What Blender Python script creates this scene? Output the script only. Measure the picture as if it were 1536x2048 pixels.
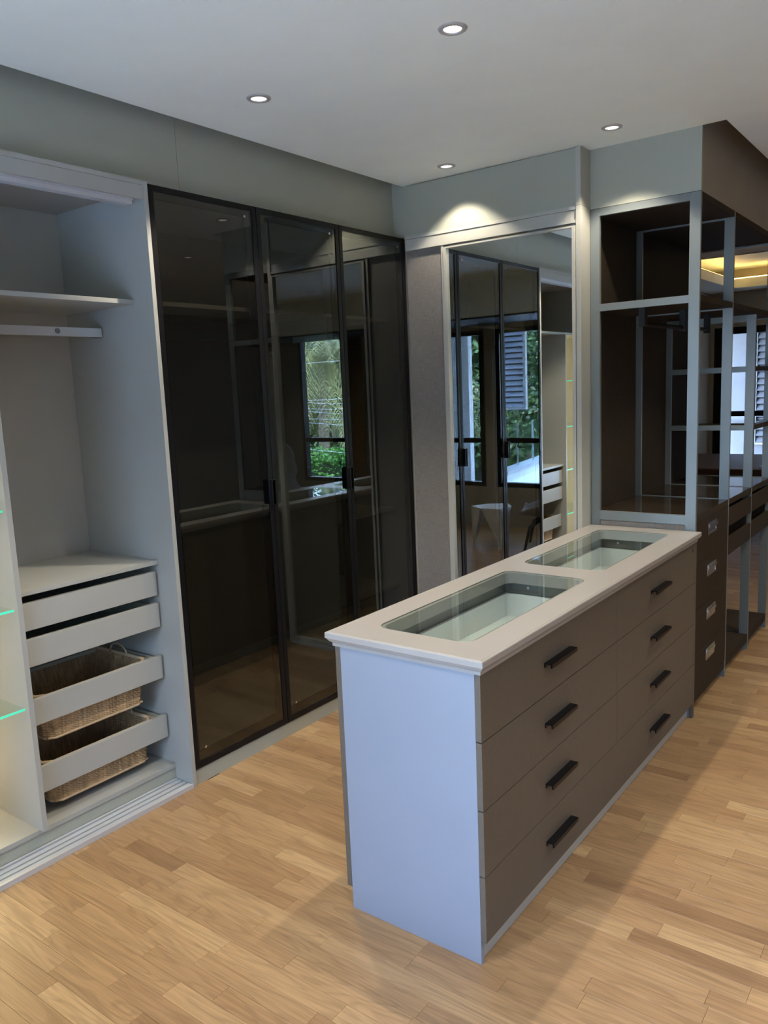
import bpy, bmesh, math, random
from mathutils import Vector, Matrix
random.seed(7)
S = bpy.context.scene
for o in list(bpy.data.objects): bpy.data.objects.remove(o, do_unlink=True)
COL = S.collection

# ------------------------------------------------------------------ camera
CAMP = (2.6313, -3.7826, 1.6610); YAW, PITCH, ROLL, FPX = 0.6455, -0.1520, -0.0430, 1590.6
def cam_axes():
    cy, sy, cp, sp = math.cos(YAW), math.sin(YAW), math.cos(PITCH), math.sin(PITCH)
    f = Vector((-sy*cp, cy*cp, sp)); r = Vector((cy, sy, 0)); u = r.cross(f)
    cr, sr = math.cos(ROLL), math.sin(ROLL)
    return r*cr + u*sr, u*cr - r*sr, f
RX, UX, FX = cam_axes()
cam = bpy.data.cameras.new('camera'); camo = bpy.data.objects.new('camera', cam); COL.objects.link(camo)
m = Matrix((RX, UX, -FX)).transposed().to_4x4(); m.translation = CAMP; camo.matrix_world = m
cam.sensor_fit = 'VERTICAL'; cam.sensor_height = 36.0; cam.lens = FPX*36.0/2048; cam.clip_start = .05; cam.clip_end = 300
S.camera = camo
def project(p):
    d = Vector(p) - Vector(CAMP); z = d.dot(FX)
    if z < .05: return None
    return 768 + FPX*d.dot(RX)/z, 1024 - FPX*d.dot(UX)/z

# ------------------------------------------------------------------ world, sun, exposure
S.view_settings.view_transform = 'Standard'; S.view_settings.look = 'None'
S.view_settings.gamma = 1; S.view_settings.use_curve_mapping = False
S.view_settings.exposure = 0.45
w = bpy.data.worlds.new('sky'); S.world = w; w.use_nodes = True
nt = w.node_tree; nt.nodes.clear()
wo = nt.nodes.new('ShaderNodeOutputWorld'); bg = nt.nodes.new('ShaderNodeBackground')
tc = nt.nodes.new('ShaderNodeTexCoord'); sx = nt.nodes.new('ShaderNodeSeparateXYZ'); rp = nt.nodes.new('ShaderNodeValToRGB')
nt.links.new(tc.outputs['Generated'], sx.inputs[0]); nt.links.new(sx.outputs['Z'], rp.inputs[0])
rp.color_ramp.elements[0].position = 0.0; rp.color_ramp.elements[0].color = (.52, .69, .97, 1)
rp.color_ramp.elements[1].position = .7; rp.color_ramp.elements[1].color = (.30, .50, .98, 1)
nt.links.new(rp.outputs[0], bg.inputs[0]); bg.inputs[1].default_value = 24.0
nt.links.new(bg.outputs[0], wo.inputs[0])
sun = bpy.data.lights.new('sun', 'SUN'); sun.energy = 20; sun.angle = .01; sun.color = (1, .95, .85)
suno = bpy.data.objects.new('sun', sun); COL.objects.link(suno)
suno.rotation_euler = Vector((.45, -.42, -.85)).to_track_quat('-Z', 'Y').to_euler(); suno.location = (-5, 5, 15)
def portal(x0, x1, z0, z1, y, face):
    l = bpy.data.lights.new('window_portal', 'AREA'); l.shape = 'RECTANGLE'; l.size = x1-x0; l.size_y = z1-z0
    l.cycles.is_portal = True
    o = bpy.data.objects.new('window_portal', l); COL.objects.link(o)
    o.location = ((x0+x1)/2, y, (z0+z1)/2); o.rotation_euler = (math.pi/2*face, 0, 0)
SPOT_W = 50; WARM = (1, .895, .74)

# ------------------------------------------------------------------ materials
MATS = {}
def mat(name, col, rough=.5, metal=0, noise=None, bump=0, nscale=(1,1,1), emit=None, estr=0, spec=.5, coat=0):
    m = bpy.data.materials.new(name); m.use_nodes = True; n = m.node_tree.nodes; L = m.node_tree.links
    b = n['Principled BSDF']; b.inputs['Base Color'].default_value = (*col, 1); b.inputs['Roughness'].default_value = rough
    b.inputs['Metallic'].default_value = metal; b.inputs['Specular IOR Level'].default_value = spec
    b.inputs['Coat Weight'].default_value = coat
    if emit: b.inputs['Emission Color'].default_value = (*emit, 1); b.inputs['Emission Strength'].default_value = estr
    tc = n.new('ShaderNodeTexCoord'); mp = n.new('ShaderNodeMapping'); mp.inputs['Scale'].default_value = nscale
    L.new(tc.outputs['Object'], mp.inputs[0]); nz = n.new('ShaderNodeTexNoise'); nz.inputs['Scale'].default_value = 6
    nz.inputs['Detail'].default_value = 5; L.new(mp.outputs[0], nz.inputs[0])
    k = noise if noise is not None else .04
    mr = n.new('ShaderNodeMapRange'); mr.inputs[1].default_value = .25; mr.inputs[2].default_value = .75
    mr.inputs[3].default_value = 1-k; mr.inputs[4].default_value = 1+k
    L.new(nz.outputs[0], mr.inputs[0])
    mx = n.new('ShaderNodeMix'); mx.data_type = 'RGBA'; mx.blend_type = 'MULTIPLY'; mx.inputs[0].default_value = 1
    mx.inputs[6].default_value = (*col, 1); L.new(mr.outputs[0], mx.inputs[7]); L.new(mx.outputs[2], b.inputs['Base Color'])
    if bump:
        bp = n.new('ShaderNodeBump'); bp.inputs['Strength'].default_value = bump; bp.inputs['Distance'].default_value = .002
        L.new(nz.outputs[0], bp.inputs['Height']); L.new(bp.outputs[0], b.inputs['Normal'])
    MATS[name] = m
    return m
def linen(name, col, k=.10, rough=.6, sc=1.0, spec=.3):
    m = mat(name, col, rough, noise=0.03, spec=spec); n = m.node_tree.nodes; L = m.node_tree.links; b = n['Principled BSDF']
    tc = n.new('ShaderNodeTexCoord'); prev = b.inputs['Base Color'].links[0].from_socket
    outs = []
    for scl in ((500, 500, 25), (25, 500, 500), (500, 25, 500)):
        mp = n.new('ShaderNodeMapping'); mp.inputs['Scale'].default_value = tuple(s*sc for s in scl); L.new(tc.outputs['Object'], mp.inputs[0])
        nz = n.new('ShaderNodeTexNoise'); nz.inputs['Scale'].default_value = 1; nz.inputs['Detail'].default_value = 2; L.new(mp.outputs[0], nz.inputs[0])
        outs.append(nz.outputs[0])
    ad = n.new('ShaderNodeMath'); L.new(outs[0], ad.inputs[0]); L.new(outs[1], ad.inputs[1])
    a2 = n.new('ShaderNodeMath'); L.new(ad.outputs[0], a2.inputs[0]); L.new(outs[2], a2.inputs[1])
    mr = n.new('ShaderNodeMapRange'); mr.inputs[1].default_value = 1.1; mr.inputs[2].default_value = 1.9
    mr.inputs[3].default_value = 1-k*1.5; mr.inputs[4].default_value = 1+k*1.5; L.new(a2.outputs[0], mr.inputs[0])
    mx = n.new('ShaderNodeMix'); mx.data_type = 'RGBA'; mx.blend_type = 'MULTIPLY'; mx.inputs[0].default_value = 1
    L.new(prev, mx.inputs[6]); L.new(mr.outputs[0], mx.inputs[7]); L.new(mx.outputs[2], b.inputs['Base Color'])
    bp = n.new('ShaderNodeBump'); bp.inputs['Strength'].default_value = .25; bp.inputs['Distance'].default_value = .0006
    L.new(a2.outputs[0], bp.inputs['Height']); L.new(bp.outputs[0], b.inputs['Normal'])
    return m
def glass(name, tint, ior=1.5, gain=1.0):
    m = bpy.data.materials.new(name); m.use_nodes = True; n = m.node_tree.nodes; L = m.node_tree.links; n.clear()
    o = n.new('ShaderNodeOutputMaterial'); t = n.new('ShaderNodeBsdfTransparent'); t.inputs[0].default_value = (*tint, 1)
    g = n.new('ShaderNodeBsdfGlossy'); g.inputs['Roughness'].default_value = 0; g.inputs[0].default_value = (.97, 1, .99, 1)
    fr = n.new('ShaderNodeFresnel'); fr.inputs[0].default_value = ior
    ge = n.new('ShaderNodeNewGeometry'); iv = n.new('ShaderNodeMath'); iv.operation = 'SUBTRACT'; iv.inputs[0].default_value = gain
    mu0 = n.new('ShaderNodeMath'); mu0.operation = 'MULTIPLY'; mu0.inputs[1].default_value = gain
    L.new(ge.outputs['Backfacing'], mu0.inputs[0]); L.new(mu0.outputs[0], iv.inputs[1])
    mu = n.new('ShaderNodeMath'); mu.operation = 'MULTIPLY'; mu.use_clamp = True; L.new(fr.outputs[0], mu.inputs[0]); L.new(iv.outputs[0], mu.inputs[1])
    mx = n.new('ShaderNodeMixShader'); L.new(mu.outputs[0], mx.inputs[0]); L.new(t.outputs[0], mx.inputs[1]); L.new(g.outputs[0], mx.inputs[2])
    L.new(mx.outputs[0], o.inputs[0]); MATS[name] = m
    return m
mat('ceiling_paint', (.86, .90, .83), .8, noise=.02)
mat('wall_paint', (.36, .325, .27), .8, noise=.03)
mat('greige_laminate', (.385, .39, .315), .38, noise=.015)
mat('white_laminate', (.40, .40, .36), .35, noise=.015)
mat('cream_laminate', (.42, .385, .325), .4, noise=.02)
mat('island_daylit_white', (.268, .300, .352), .35, noise=.015)  # blue of the window light is put into this base colour
mat('top_lacquer', (.375, .350, .318), .28, noise=.015)
mat('tray_white', (.78, .80, .79), .4, noise=.01)
linen('taupe_linen', (.128, .105, .079), .10, .5)
linen('grey_linen', (.225, .205, .180), .16, .8, .8)
linen('dark_oak', (.041, .031, .0215), .12, .65, .3, .12)
mat('deck_gloss', (.04, .03, .02), .12, noise=.1, nscale=(3, 20, 3))
mat('frame_grey', (0.185, 0.206, 0.202), .35, metal=.15, noise=.03)
mat('black_metal', (.007, .007, .008), .38, noise=.05, spec=.22)
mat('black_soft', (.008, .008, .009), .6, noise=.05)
mat('aluminium', (0.594, 0.603, 0.612), .38, metal=.25, noise=.04, nscale=(30, 1, 1))
mat('satin_trim', (.46, .455, .40), .35, noise=.02)
mat('dark_matt', (.03, .03, .03), .7)
mat('chrome', (.56, .60, .63), .2, metal=1, noise=.02)
mat('tray_grey', (.16, .165, .155), .45, metal=.3, noise=.04)
mat('mirror_silver', (.86, .90, .88), .0, metal=1, noise=0)
mat('wicker', (.50, .34, .175), .6, noise=.5, nscale=(16, 16, .7))
mat('wicker_pale', (.56, .41, .25), .55, noise=.15)
mat('lamp_lens', (.9, .9, .9), .3, emit=(1, .93, .88), estr=1.5)
mat('lamp_ring', (.50, .50, .49), .4, metal=.3)
mat('led_strip', (.9, .8, .6), .4, emit=(1, .74, .42), estr=26)
mat('cove_led', (.9, .8, .6), .4, emit=(1, .60, .20), estr=9)
mat('glass_edge', (.10, .75, .52), .3, emit=(.05, .85, .50), estr=.32)  # emission stands in for LED light carried through the shelf glass
mat('seat_fabric', (.20, .19, .185), .85, noise=.1)
mat('leg_black', (.02, .022, .024), .4)
mat('table_white', (.68, .68, .68), .4)
mat('brown_leather', (.06, .028, .018), .42, noise=.15, bump=.2)
mat('curtain', (.24, .14, .055), .8, noise=.15, nscale=(20, 1, 1))
mat('outer_white', (.62, .64, .66), .8, noise=.06)
mat('louvre_blue', (.42, .47, .56), .5, noise=.05)
mat('concrete', (.30, .31, .32), .9, noise=.2)
mat('brick_white', (.50, .52, .54), .85, noise=.12)
mat('bark', (.18, .14, .10), .9, noise=.3, bump=.6)
mat('cable', (.55, .58, .58), .5)
mat('ground', (.32, .32, .26), .95, noise=.3)
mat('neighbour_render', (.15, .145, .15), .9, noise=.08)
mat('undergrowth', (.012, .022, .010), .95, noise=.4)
mat('switch_dark', (.035, .035, .037), .4)
mat('sheer', (.70, .71, .74), .9, noise=.05)
mat('phone', (.75, .8, .85), .2)
glass('smoked_glass', (.475, .48, .455), 1.65, 1.3)
glass('clear_glass', (.93, .965, .95), 1.5, 1.3)
glass('shelf_glass', (.90, .96, .93), 1.5, 1.2)
glass('window_glass', (.97, .98, .98), 1.45)
def leafmat(name, a, b):
    m = mat(name, a, .5, noise=0); n = m.node_tree.nodes; L = m.node_tree.links; bs = n['Principled BSDF']
    at = n.new('ShaderNodeAttribute'); at.attribute_name = 'tint'; r = n.new('ShaderNodeValToRGB')
    r.color_ramp.elements[0].color = (*a, 1); r.color_ramp.elements[1].color = (*b, 1)
    L.new(at.outputs['Fac'], r.inputs[0]); L.new(r.outputs[0], bs.inputs['Base Color'])
    return m
leafmat('leaf_dark', (.008, .028, .008), (.075, .14, .035))
leafmat('leaf_hedge', (.03, .12, .015), (.13, .34, .05))
leafmat('leaf_palm', (.03, .06, .015), (.36, .36, .13))
def woodmat():
    m = mat('oak_strip', (.5, .3, .15), .33, noise=0); n = m.node_tree.nodes; L = m.node_tree.links; b = n['Principled BSDF']
    at = n.new('ShaderNodeAttribute'); at.attribute_name = 'tint'; sp = n.new('ShaderNodeSeparateColor'); L.new(at.outputs['Color'], sp.inputs[0])
    ge = n.new('ShaderNodeNewGeometry'); sv = n.new('ShaderNodeVectorMath'); sv.operation = 'MULTIPLY'; sv.inputs[1].default_value = (57, 31, 13)
    L.new(at.outputs['Color'], sv.inputs[0])
    def grain(scale, det, dist):
        ml = n.new('ShaderNodeVectorMath'); ml.operation = 'MULTIPLY'; ml.inputs[1].default_value = scale; L.new(ge.outputs['Position'], ml.inputs[0])
        ad = n.new('ShaderNodeVectorMath'); L.new(ml.outputs[0], ad.inputs[0]); L.new(sv.outputs[0], ad.inputs[1])
        nz = n.new('ShaderNodeTexNoise'); nz.inputs['Scale'].default_value = 1; nz.inputs['Detail'].default_value = det; nz.inputs['Distortion'].default_value = dist
        L.new(ad.outputs[0], nz.inputs[0]); return nz.outputs[0], ad.outputs[0]
    g1, _ = grain((5, 150, 1), 3, .3)
    g2, _ = grain((1.6, 14, 1), 1.5, .6)
    rings = n.new('ShaderNodeMath'); rings.operation = 'MULTIPLY'; rings.inputs[1].default_value = 55; L.new(g2, rings.inputs[0])
    sn = n.new('ShaderNodeMath'); sn.operation = 'SINE'; L.new(rings.outputs[0], sn.inputs[0])
    pw = n.new('ShaderNodeMapRange'); pw.inputs[1].default_value = .1; pw.inputs[2].default_value = 1; pw.inputs[3].default_value = 1; pw.inputs[4].default_value = .84; L.new(sn.outputs[0], pw.inputs[0])
    r = n.new('ShaderNodeValToRGB'); e = r.color_ramp.elements
    e[0].position = 0; e[0].color = (.30, .17, .08, 1); e[1].position = 1; e[1].color = (.52, .34, .168, 1)
    q = e.new(.35); q.color = (.375, .222, .105, 1); q = e.new(.7); q.color = (.43, .265, .127, 1)
    L.new(sp.outputs[0], r.inputs[0])
    m1 = n.new('ShaderNodeMapRange'); m1.inputs[1].default_value = .3; m1.inputs[2].default_value = .7; m1.inputs[3].default_value = .82; m1.inputs[4].default_value = 1.12; L.new(g1, m1.inputs[0])
    a = n.new('ShaderNodeMath'); a.operation = 'MULTIPLY'; L.new(m1.outputs[0], a.inputs[0]); L.new(pw.outputs[0], a.inputs[1])
    mx = n.new('ShaderNodeMix'); mx.data_type = 'RGBA'; mx.blend_type = 'MULTIPLY'; mx.inputs[0].default_value = 1
    L.new(r.outputs[0], mx.inputs[6]); L.new(a.outputs[0], mx.inputs[7]); L.new(mx.outputs[2], b.inputs['Base Color'])
    rr = n.new('ShaderNodeMapRange'); rr.inputs[3].default_value = .30; rr.inputs[4].default_value = .42; L.new(g1, rr.inputs[0]); L.new(rr.outputs[0], b.inputs['Roughness'])
woodmat()

# ------------------------------------------------------------------ mesh helpers
class MB:
    def __init__(s): s.v = []; s.f = []
    def box(s, x0, x1, y0, y1, z0, z1):
        k = len(s.v)
        if x0 > x1: x0, x1 = x1, x0
        if y0 > y1: y0, y1 = y1, y0
        if z0 > z1: z0, z1 = z1, z0
        s.v += [(x0,y0,z0),(x1,y0,z0),(x1,y1,z0),(x0,y1,z0),(x0,y0,z1),(x1,y0,z1),(x1,y1,z1),(x0,y1,z1)]
        s.f += [tuple(k+i for i in q) for q in ((0,3,2,1),(4,5,6,7),(0,1,5,4),(1,2,6,5),(2,3,7,6),(3,0,4,7))]
        return s
    def tube(s, pts, r, n=6, closed=False, cap=True, r2=None):
        pts = [Vector(p) for p in pts]; N = len(pts); k0 = len(s.v)
        up = Vector((0, 0, 1))
        for i, p in enumerate(pts):
            a = pts[(i-1) % N] if (closed or i) else p; b = pts[(i+1) % N] if (closed or i < N-1) else p
            t = (b-a).normalized(); u = up if abs(t.z) < .95 else Vector((1, 0, 0))
            x = t.cross(u).normalized(); y = x.cross(t)
            rr = r if r2 is None else r + (r2-r)*i/(N-1)
            for j in range(n):
                an = 2*math.pi*j/n; q = p + x*rr*math.cos(an) + y*rr*math.sin(an); s.v.append(tuple(q))
        M = N if closed else N-1
        for i in range(M):
            for j in range(n):
                a = k0+i*n+j; b = k0+i*n+(j+1) % n; c = k0+((i+1) % N)*n+(j+1) % n; d = k0+((i+1) % N)*n+j
                s.f.append((a, d, c, b))
        if cap and not closed:
            s.f.append(tuple(k0+j for j in range(n))); s.f.append(tuple(k0+(N-1)*n+j for j in reversed(range(n))))
        return s
    def ring(s, c, prof, n=40):
        k = len(s.v); P = len(prof)
        for i in range(n):
            a = 2*math.pi*i/n
            for (r, z) in prof: s.v.append((c[0]+r*math.cos(a), c[1]+r*math.sin(a), c[2]+z))
        for i in range(n):
            for j in range(P-1):
                a = k+i*P+j; b = k+((i+1) % n)*P+j; s.f.append((a, b, b+1, a+1))
        return s
    def disc(s, c, r, n=32, axis='z', d=1):
        k = len(s.v)
        for i in range(n):
            a = 2*math.pi*i/n*d; u, v = r*math.cos(a), r*math.sin(a)
            s.v.append((c[0]+u, c[1]+v, c[2]) if axis == 'z' else (c[0], c[1]+u, c[2]+v) if axis == 'x' else (c[0]+u, c[1], c[2]+v))
        s.f.append(tuple(range(k, k+n))); return s
    def cyl(s, a, b, r, n=20): return s.tube([a, b], r, n)
    def prism(s, poly, z0, z1):
        k = len(s.v); n = len(poly)
        s.v += [(x, y, z0) for x, y in poly]+[(x, y, z1) for x, y in poly]
        s.f.append(tuple(k+i for i in reversed(range(n)))); s.f.append(tuple(k+n+i for i in range(n)))
        for i in range(n):
            j = (i+1) % n; s.f.append((k+i, k+j, k+n+j, k+n+i))
        return s
    def mesh(s, name, m):
        me = bpy.data.meshes.new(name); me.from_pydata(s.v, [], s.f); me.materials.append(MATS[m]); return me
    def obj(s, name, m, parent=None, bevel=0, smooth=False, **kw):
        me = s.mesh(name, m)
        bm = bmesh.new(); bm.from_mesh(me); bmesh.ops.recalc_face_normals(bm, faces=bm.faces); bm.to_mesh(me); bm.free()
        o = bpy.data.objects.new(name, me); COL.objects.link(o)
        if smooth:
            for p in me.polygons: p.use_smooth = True
        if bevel:
            b = o.modifiers.new('bevel', 'BEVEL'); b.width = bevel; b.segments = 2; b.limit_method = 'ANGLE'
        if parent:
            o.parent = parent
            o.matrix_parent_inverse = parent.matrix_basis.inverted()
        for k, v in kw.items(): o[k] = v
        return o
def B(*a): return MB().box(*a)
def thing(name, label, cat, loc=(0, 0, 0), group=None):
    o = bpy.data.objects.new(name, None); COL.objects.link(o); o.location = loc; o.empty_display_size = .1
    o['label'] = label; o['category'] = cat
    if group: o['group'] = group
    return o
def tag(o, label, cat, group=None):
    o['label'] = label; o['category'] = cat
    if group: o['group'] = group
    return o
def struct(name, mb, m, label, parent=None, cat=None, **kw):
    o = mb.obj(name, m, parent, **kw)
    if parent is None:
        o['kind'] = 'structure'; o['label'] = label; o['category'] = cat or name.split('_')[0]
    elif label: o['label'] = label
    return o
def tint_attr(me, cols):
    a = me.color_attributes.new('tint', 'FLOAT_COLOR', 'POINT')
    a.data.foreach_set('color', [c for q in cols for c in q])

H = 2.764; YB = -4.52; XR = 6.0; YF = 7.9; UX0, UX1 = 1.045, 1.567; UY = .103

# ------------------------------------------------------------------ structure: floor, ceiling, walls
flo = struct('floor', B(-.7, XR+.1, YB-.1, YF+.1, -.15, -.004), 'oak_strip', 'warm oak strip parquet floor of the dressing room', cat='floor')
tint_attr(flo.data, [(.5, .5, .5, 1)]*len(flo.data.vertices))
strips = []
PY = .0667
y = YB; row = 0
while y < YF:
    x = -.55 - random.random()*.5
    while x < XR:
        L_ = random.choice((.27, .33, .4, .45, .5, .58, .64))*random.uniform(.9, 1.1)
        x0, x1 = max(x, -.5), min(x+L_, XR)
        if x1-x0 > .02 and not (x1 < 0 and y < 2.0):
            strips.append((x0, x1, y, y+PY, min(1, max(0, random.gauss(.5, .26))), random.random(), random.random()))
        x += L_
    y += PY; row += 1
def vis(st):
    cx, cy = (st[0]+st[1])/2, (st[2]+st[3])/2
    if 1.05 < cx < 1.5 and -1.95 < cy < .1: return None
    if cx < 0 or (cx < 1.6 and cy > 0): return None
    q = project((cx, cy, 0))
    if not q or not (-60 < q[0] < 1596 and -60 < q[1] < 2150): return None
    return (Vector((cx, cy, 0))-Vector(CAMP)).length
near = sorted([s for s in strips if vis(s) is not None], key=vis)[:300]; nset = set(near)
def strip_mb(mb, st):
    g = .0002; c = .0004; x0, x1, y0, y1 = st[0]+g, st[1]-g, st[2]+g, st[3]-g; k = len(mb.v)
    for z, i in ((-.006, 0), (-.0008, 0), (0, c)):
        mb.v += [(x0+i, y0+i, z), (x1-i, y0+i, z), (x1-i, y1-i, z), (x0+i, y1-i, z)]
    mb.f.append((k+8, k+9, k+10, k+11))
    for l in (0, 4):
        for i in range(4):
            j = (i+1) % 4; mb.f.append((k+l+i, k+l+j, k+l+4+j, k+l+4+i))
for st in near:
    mb = MB(); strip_mb(mb, st); me = mb.mesh('plank', 'oak_strip'); tint_attr(me, [(st[4], st[5], st[6], 1)]*12)
    o = bpy.data.objects.new('plank', me); COL.objects.link(o); o.parent = flo
mb = MB(); cols = []
for st in strips:
    if st in nset: continue
    strip_mb(mb, st); cols += [(st[4], st[5], st[6], 1)]*12
me = mb.mesh('parquet_strips', 'oak_strip'); tint_attr(me, cols)
o = bpy.data.objects.new('parquet_strips', me); COL.objects.link(o); o.parent = flo; o['kind'] = 'stuff'

CT = H+.035
cm = MB().box(0, XR, YB, UY, H, CT).box(1.668, XR, UY, 1.9, H, CT).box(-.5, XR, 1.9, 4.4, H, CT)
cm.box(-.5, -.02, 4.4, 7.42, H, CT+.08).box(5.2, XR, 4.4, 7.42, H, CT+.08).box(-.5, XR, 7.42, YF, H, CT+.08).box(-.5, XR, 4.34, 4.4, H, CT+.08)
ceil = struct('ceiling', cm, 'ceiling_paint', 'pale matt ceiling with shadow slots and recessed downlights')
MB().box(-.75, XR+.15, YB-.15, YF+.15, 3.05, 3.15).obj('upper_slab', 'ceiling_paint', ceil)
# cove LED lines resting on the ledge
cv = thing('cove_light', 'warm LED strip glowing in the ceiling cove of the far room', 'light', (2.6, 7.5, CT+.08))
MB().box(-.08, -.05, 4.45, 7.5, CT+.081, CT+.095).obj('led_strip', 'cove_led', cv)
MB().box(-.05, 5.3, 7.47, 7.50, CT+.081, CT+.095).obj('led_strip', 'cove_led', cv)
bk = MB().box(0, XR, -4.50, -3.61, 2.37, H-.001)
struct('trim_rear_bulkhead', bk, 'ceiling_paint', 'dropped ceiling bulkhead above the rear windows', cat='bulkhead')

struct('trim_rear_soffit_shade', B(0.001, XR-.001, -4.518, -3.611, 2.352, 2.369), 'black_soft', 'black sheet standing in for shade under the rear bulkhead', cat='soffit')  # black sheet in place of the shade on the bulkhead underside
struct('wall_left', B(-.75, -.63, YB-.1, 1.95, -.15, 3.1), 'wall_paint', 'left wall behind the built-in wardrobes')
struct('wall_left_return', B(-.63, -.001, YB, -3.03, 0, 3.05), 'wall_paint', 'plain wall beyond the near end of the open wardrobe')
fa = MB().box(-.085, -.067, -3.03, -1.506, 2.497, 3.0).box(-.085, -.067, -1.504, 0, 2.497, 3.0)
struct('trim_left_fascia', fa, 'greige_laminate', 'grey green fascia panels between left wardrobes and ceiling', cat='fascia')
struct('wall_right', B(XR, XR+.12, YB-.1, YF+.1, -.15, 3.1), 'wall_paint', 'plain right hand wall of the room')
WZ0, WZ1 = .47, 2.30
rw = MB().box(-.75, .3, YB-.12, YB, -.15, 3.1).box(2.85, 4.15, YB-.12, YB, -.15, 3.1).box(4.98, XR+.1, YB-.12, YB, -.15, 3.1)
rw.box(.3, 2.85, YB-.12, YB, -.15, WZ0).box(.3, 2.85, YB-.12, YB, WZ1, 3.1).box(1.92, 2.05, YB-.12, YB, WZ0, WZ1)
rw.box(4.15, 4.98, YB-.12, YB, -.15, WZ0-.02).box(4.15, 4.98, YB-.12, YB, 2.42, 3.1)
struct('wall_rear', rw, 'wall_paint', 'rear wall with the windows, seen only in reflections')
fw = MB().box(-.6, -.36, YF, YF+.12, -.15, 3.1).box(-.36, 4.5, YF, YF+.12, -.15, .45).box(-.36, 4.5, YF, YF+.12, 2.30, 3.1).box(4.5, XR+.1, YF, YF+.12, -.15, 3.1)
struct('wall_far', fw, 'wall_paint', 'far brown-lit wall of the room beyond the open shelving')
struct('wall_far_left', MB().box(-.6, -.42, 1.95, YF, -.15, 3.1), 'wall_paint', 'left wall of the far room')
struct('wall_partition', MB().box(-.63, 1.012, .02, 1.95, -.15, 3.1).box(-.63, 1.012, .0185, .02, 0, 3.0), 'wall_paint', 'partition behind the mirror and the dark shelving')

# windows
def window(name, x0, x1, z0, z1, yw, lab, mull=(), rail=(.99, 1.047), w=.05, d=.09, face=1, mt='black_metal'):
    f = MB(); ya, yb = yw, yw-face*d
    f.box(x0, x0+w, ya, yb, z0, z1).box(x1-w, x1, ya, yb, z0, z1).box(x0+w, x1-w, ya, yb, z0, z0+w).box(x0+w, x1-w, ya, yb, z1-w, z1)
    o = struct(name, f, mt, lab, cat='window')
    xs = [x0+w]
    for mx in mull: MB().box(mx-w/2, mx+w/2, ya, yb, z0+w, z1-w).obj('mullion', mt, o); xs += [mx-w/2, mx+w/2]
    xs.append(x1-w)
    for i in range(0, len(xs), 2):
        MB().box(xs[i], xs[i+1], yw-face*.015, yw-face*.07, *rail).obj('rail', mt, o)
        for a, b in ((z0+w, rail[0]), (rail[1], z1-w)):
            MB().box(xs[i], xs[i+1], yw-face*.04, yw-face*.046, a, b).obj('pane', 'window_glass', o)
    return o
w1 = window('window_1', .3, 1.90, WZ0, WZ1, YB, 'black framed window onto the balcony, seen in the mirror')
for hx in (1.35, 1.62):
    MB().tube([(hx, YB-.01, .99), (hx, YB+.03, .96), (hx-.03, YB+.03, .935), (hx-.05, YB+.02, .95)], .007, 8).obj('stay_hook', 'black_metal', w1)
w2 = window('window_2', 2.07, 2.85, WZ0, WZ1, YB, 'black framed window beside the balcony window', mull=())
w3 = window('window_3', 4.15, 4.98, WZ0-.02, 2.42, YB, 'tall black framed window looking out on palms and hedge')
w4 = window('window_4', -.36, 4.5, .45, 2.30, YF, 'wide black framed window of the far room', mull=(.12, 1.1, 2.0, 3.0), rail=(1.10, 1.17), face=-1, w=.09)
MB().box(-.36, -.16, YF+.015, YF+.09, .55, 2.22).obj('side_post', 'black_metal', w4)
portal(.3, 1.9, WZ0, WZ1, YB-.14, 1); portal(2.07, 2.85, WZ0, WZ1, YB-.14, 1); portal(4.15, 4.98, WZ0, 2.42, YB-.14, 1); portal(-.36, 4.5, .45, 2.3, YF+.14, -1)

# back (mirror) wall
struct('trim_back_fascia', B(-.067, 1.0175, -.0, .018, 2.497, H-.004).box(-.067, -.001, -.0, .018, H-.004, 3.0), 'greige_laminate', 'pale grey green fascia panel above the sliding mirror', cat='fascia')
struct('trim_column', MB().box(1.0195, 1.044, -.012, UY, 0, 2.495).box(1.0195, 1.044, -.012, UY, 2.4965, H-.003), 'satin_trim', 'narrow upright trim between mirror and dark shelving', cat='trim')
sd = thing('sliding_mirror_wardrobe', 'wardrobe end with tall sliding mirror and grey linen panel', 'wardrobe', (.5, 0, 0))
MB().box(.012, 1.0175, -.008, .018, 2.4785, 2.4955).obj('head_rail', 'satin_trim', sd)
MB().box(.012, 1.0175, -.004, .018, 2.431, 2.477).box(.012, 1.0175, -.010, .018, 2.418, 2.431).obj('head_rail', 'satin_trim', sd)
MB().box(.012, .247, .010, .018, .0, 2.418).obj('linen_panel', 'grey_linen', sd)
MB().box(.247, .262, -.006, .018, .02, 2.418).obj('panel_edge', 'satin_trim', sd)
md = MB().box(.266, .283, -.018, .006, .02, 2.405).box(1.000, 1.0165, -.018, .006, .02, 2.405).box(.283, 1.0, -.016, .006, 2.397, 2.405).box(.283, 1.0, -.016, .006, .02, .045).obj('mirror_door', 'satin_trim', sd)
MB().box(.283, 1.000, -.002, .002, .045, 2.397).obj('mirror_pane', 'mirror_silver', md)
MB().box(.012, 1.0175, -.03, .018, 0, .018).obj('floor_track', 'aluminium', sd)

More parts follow.
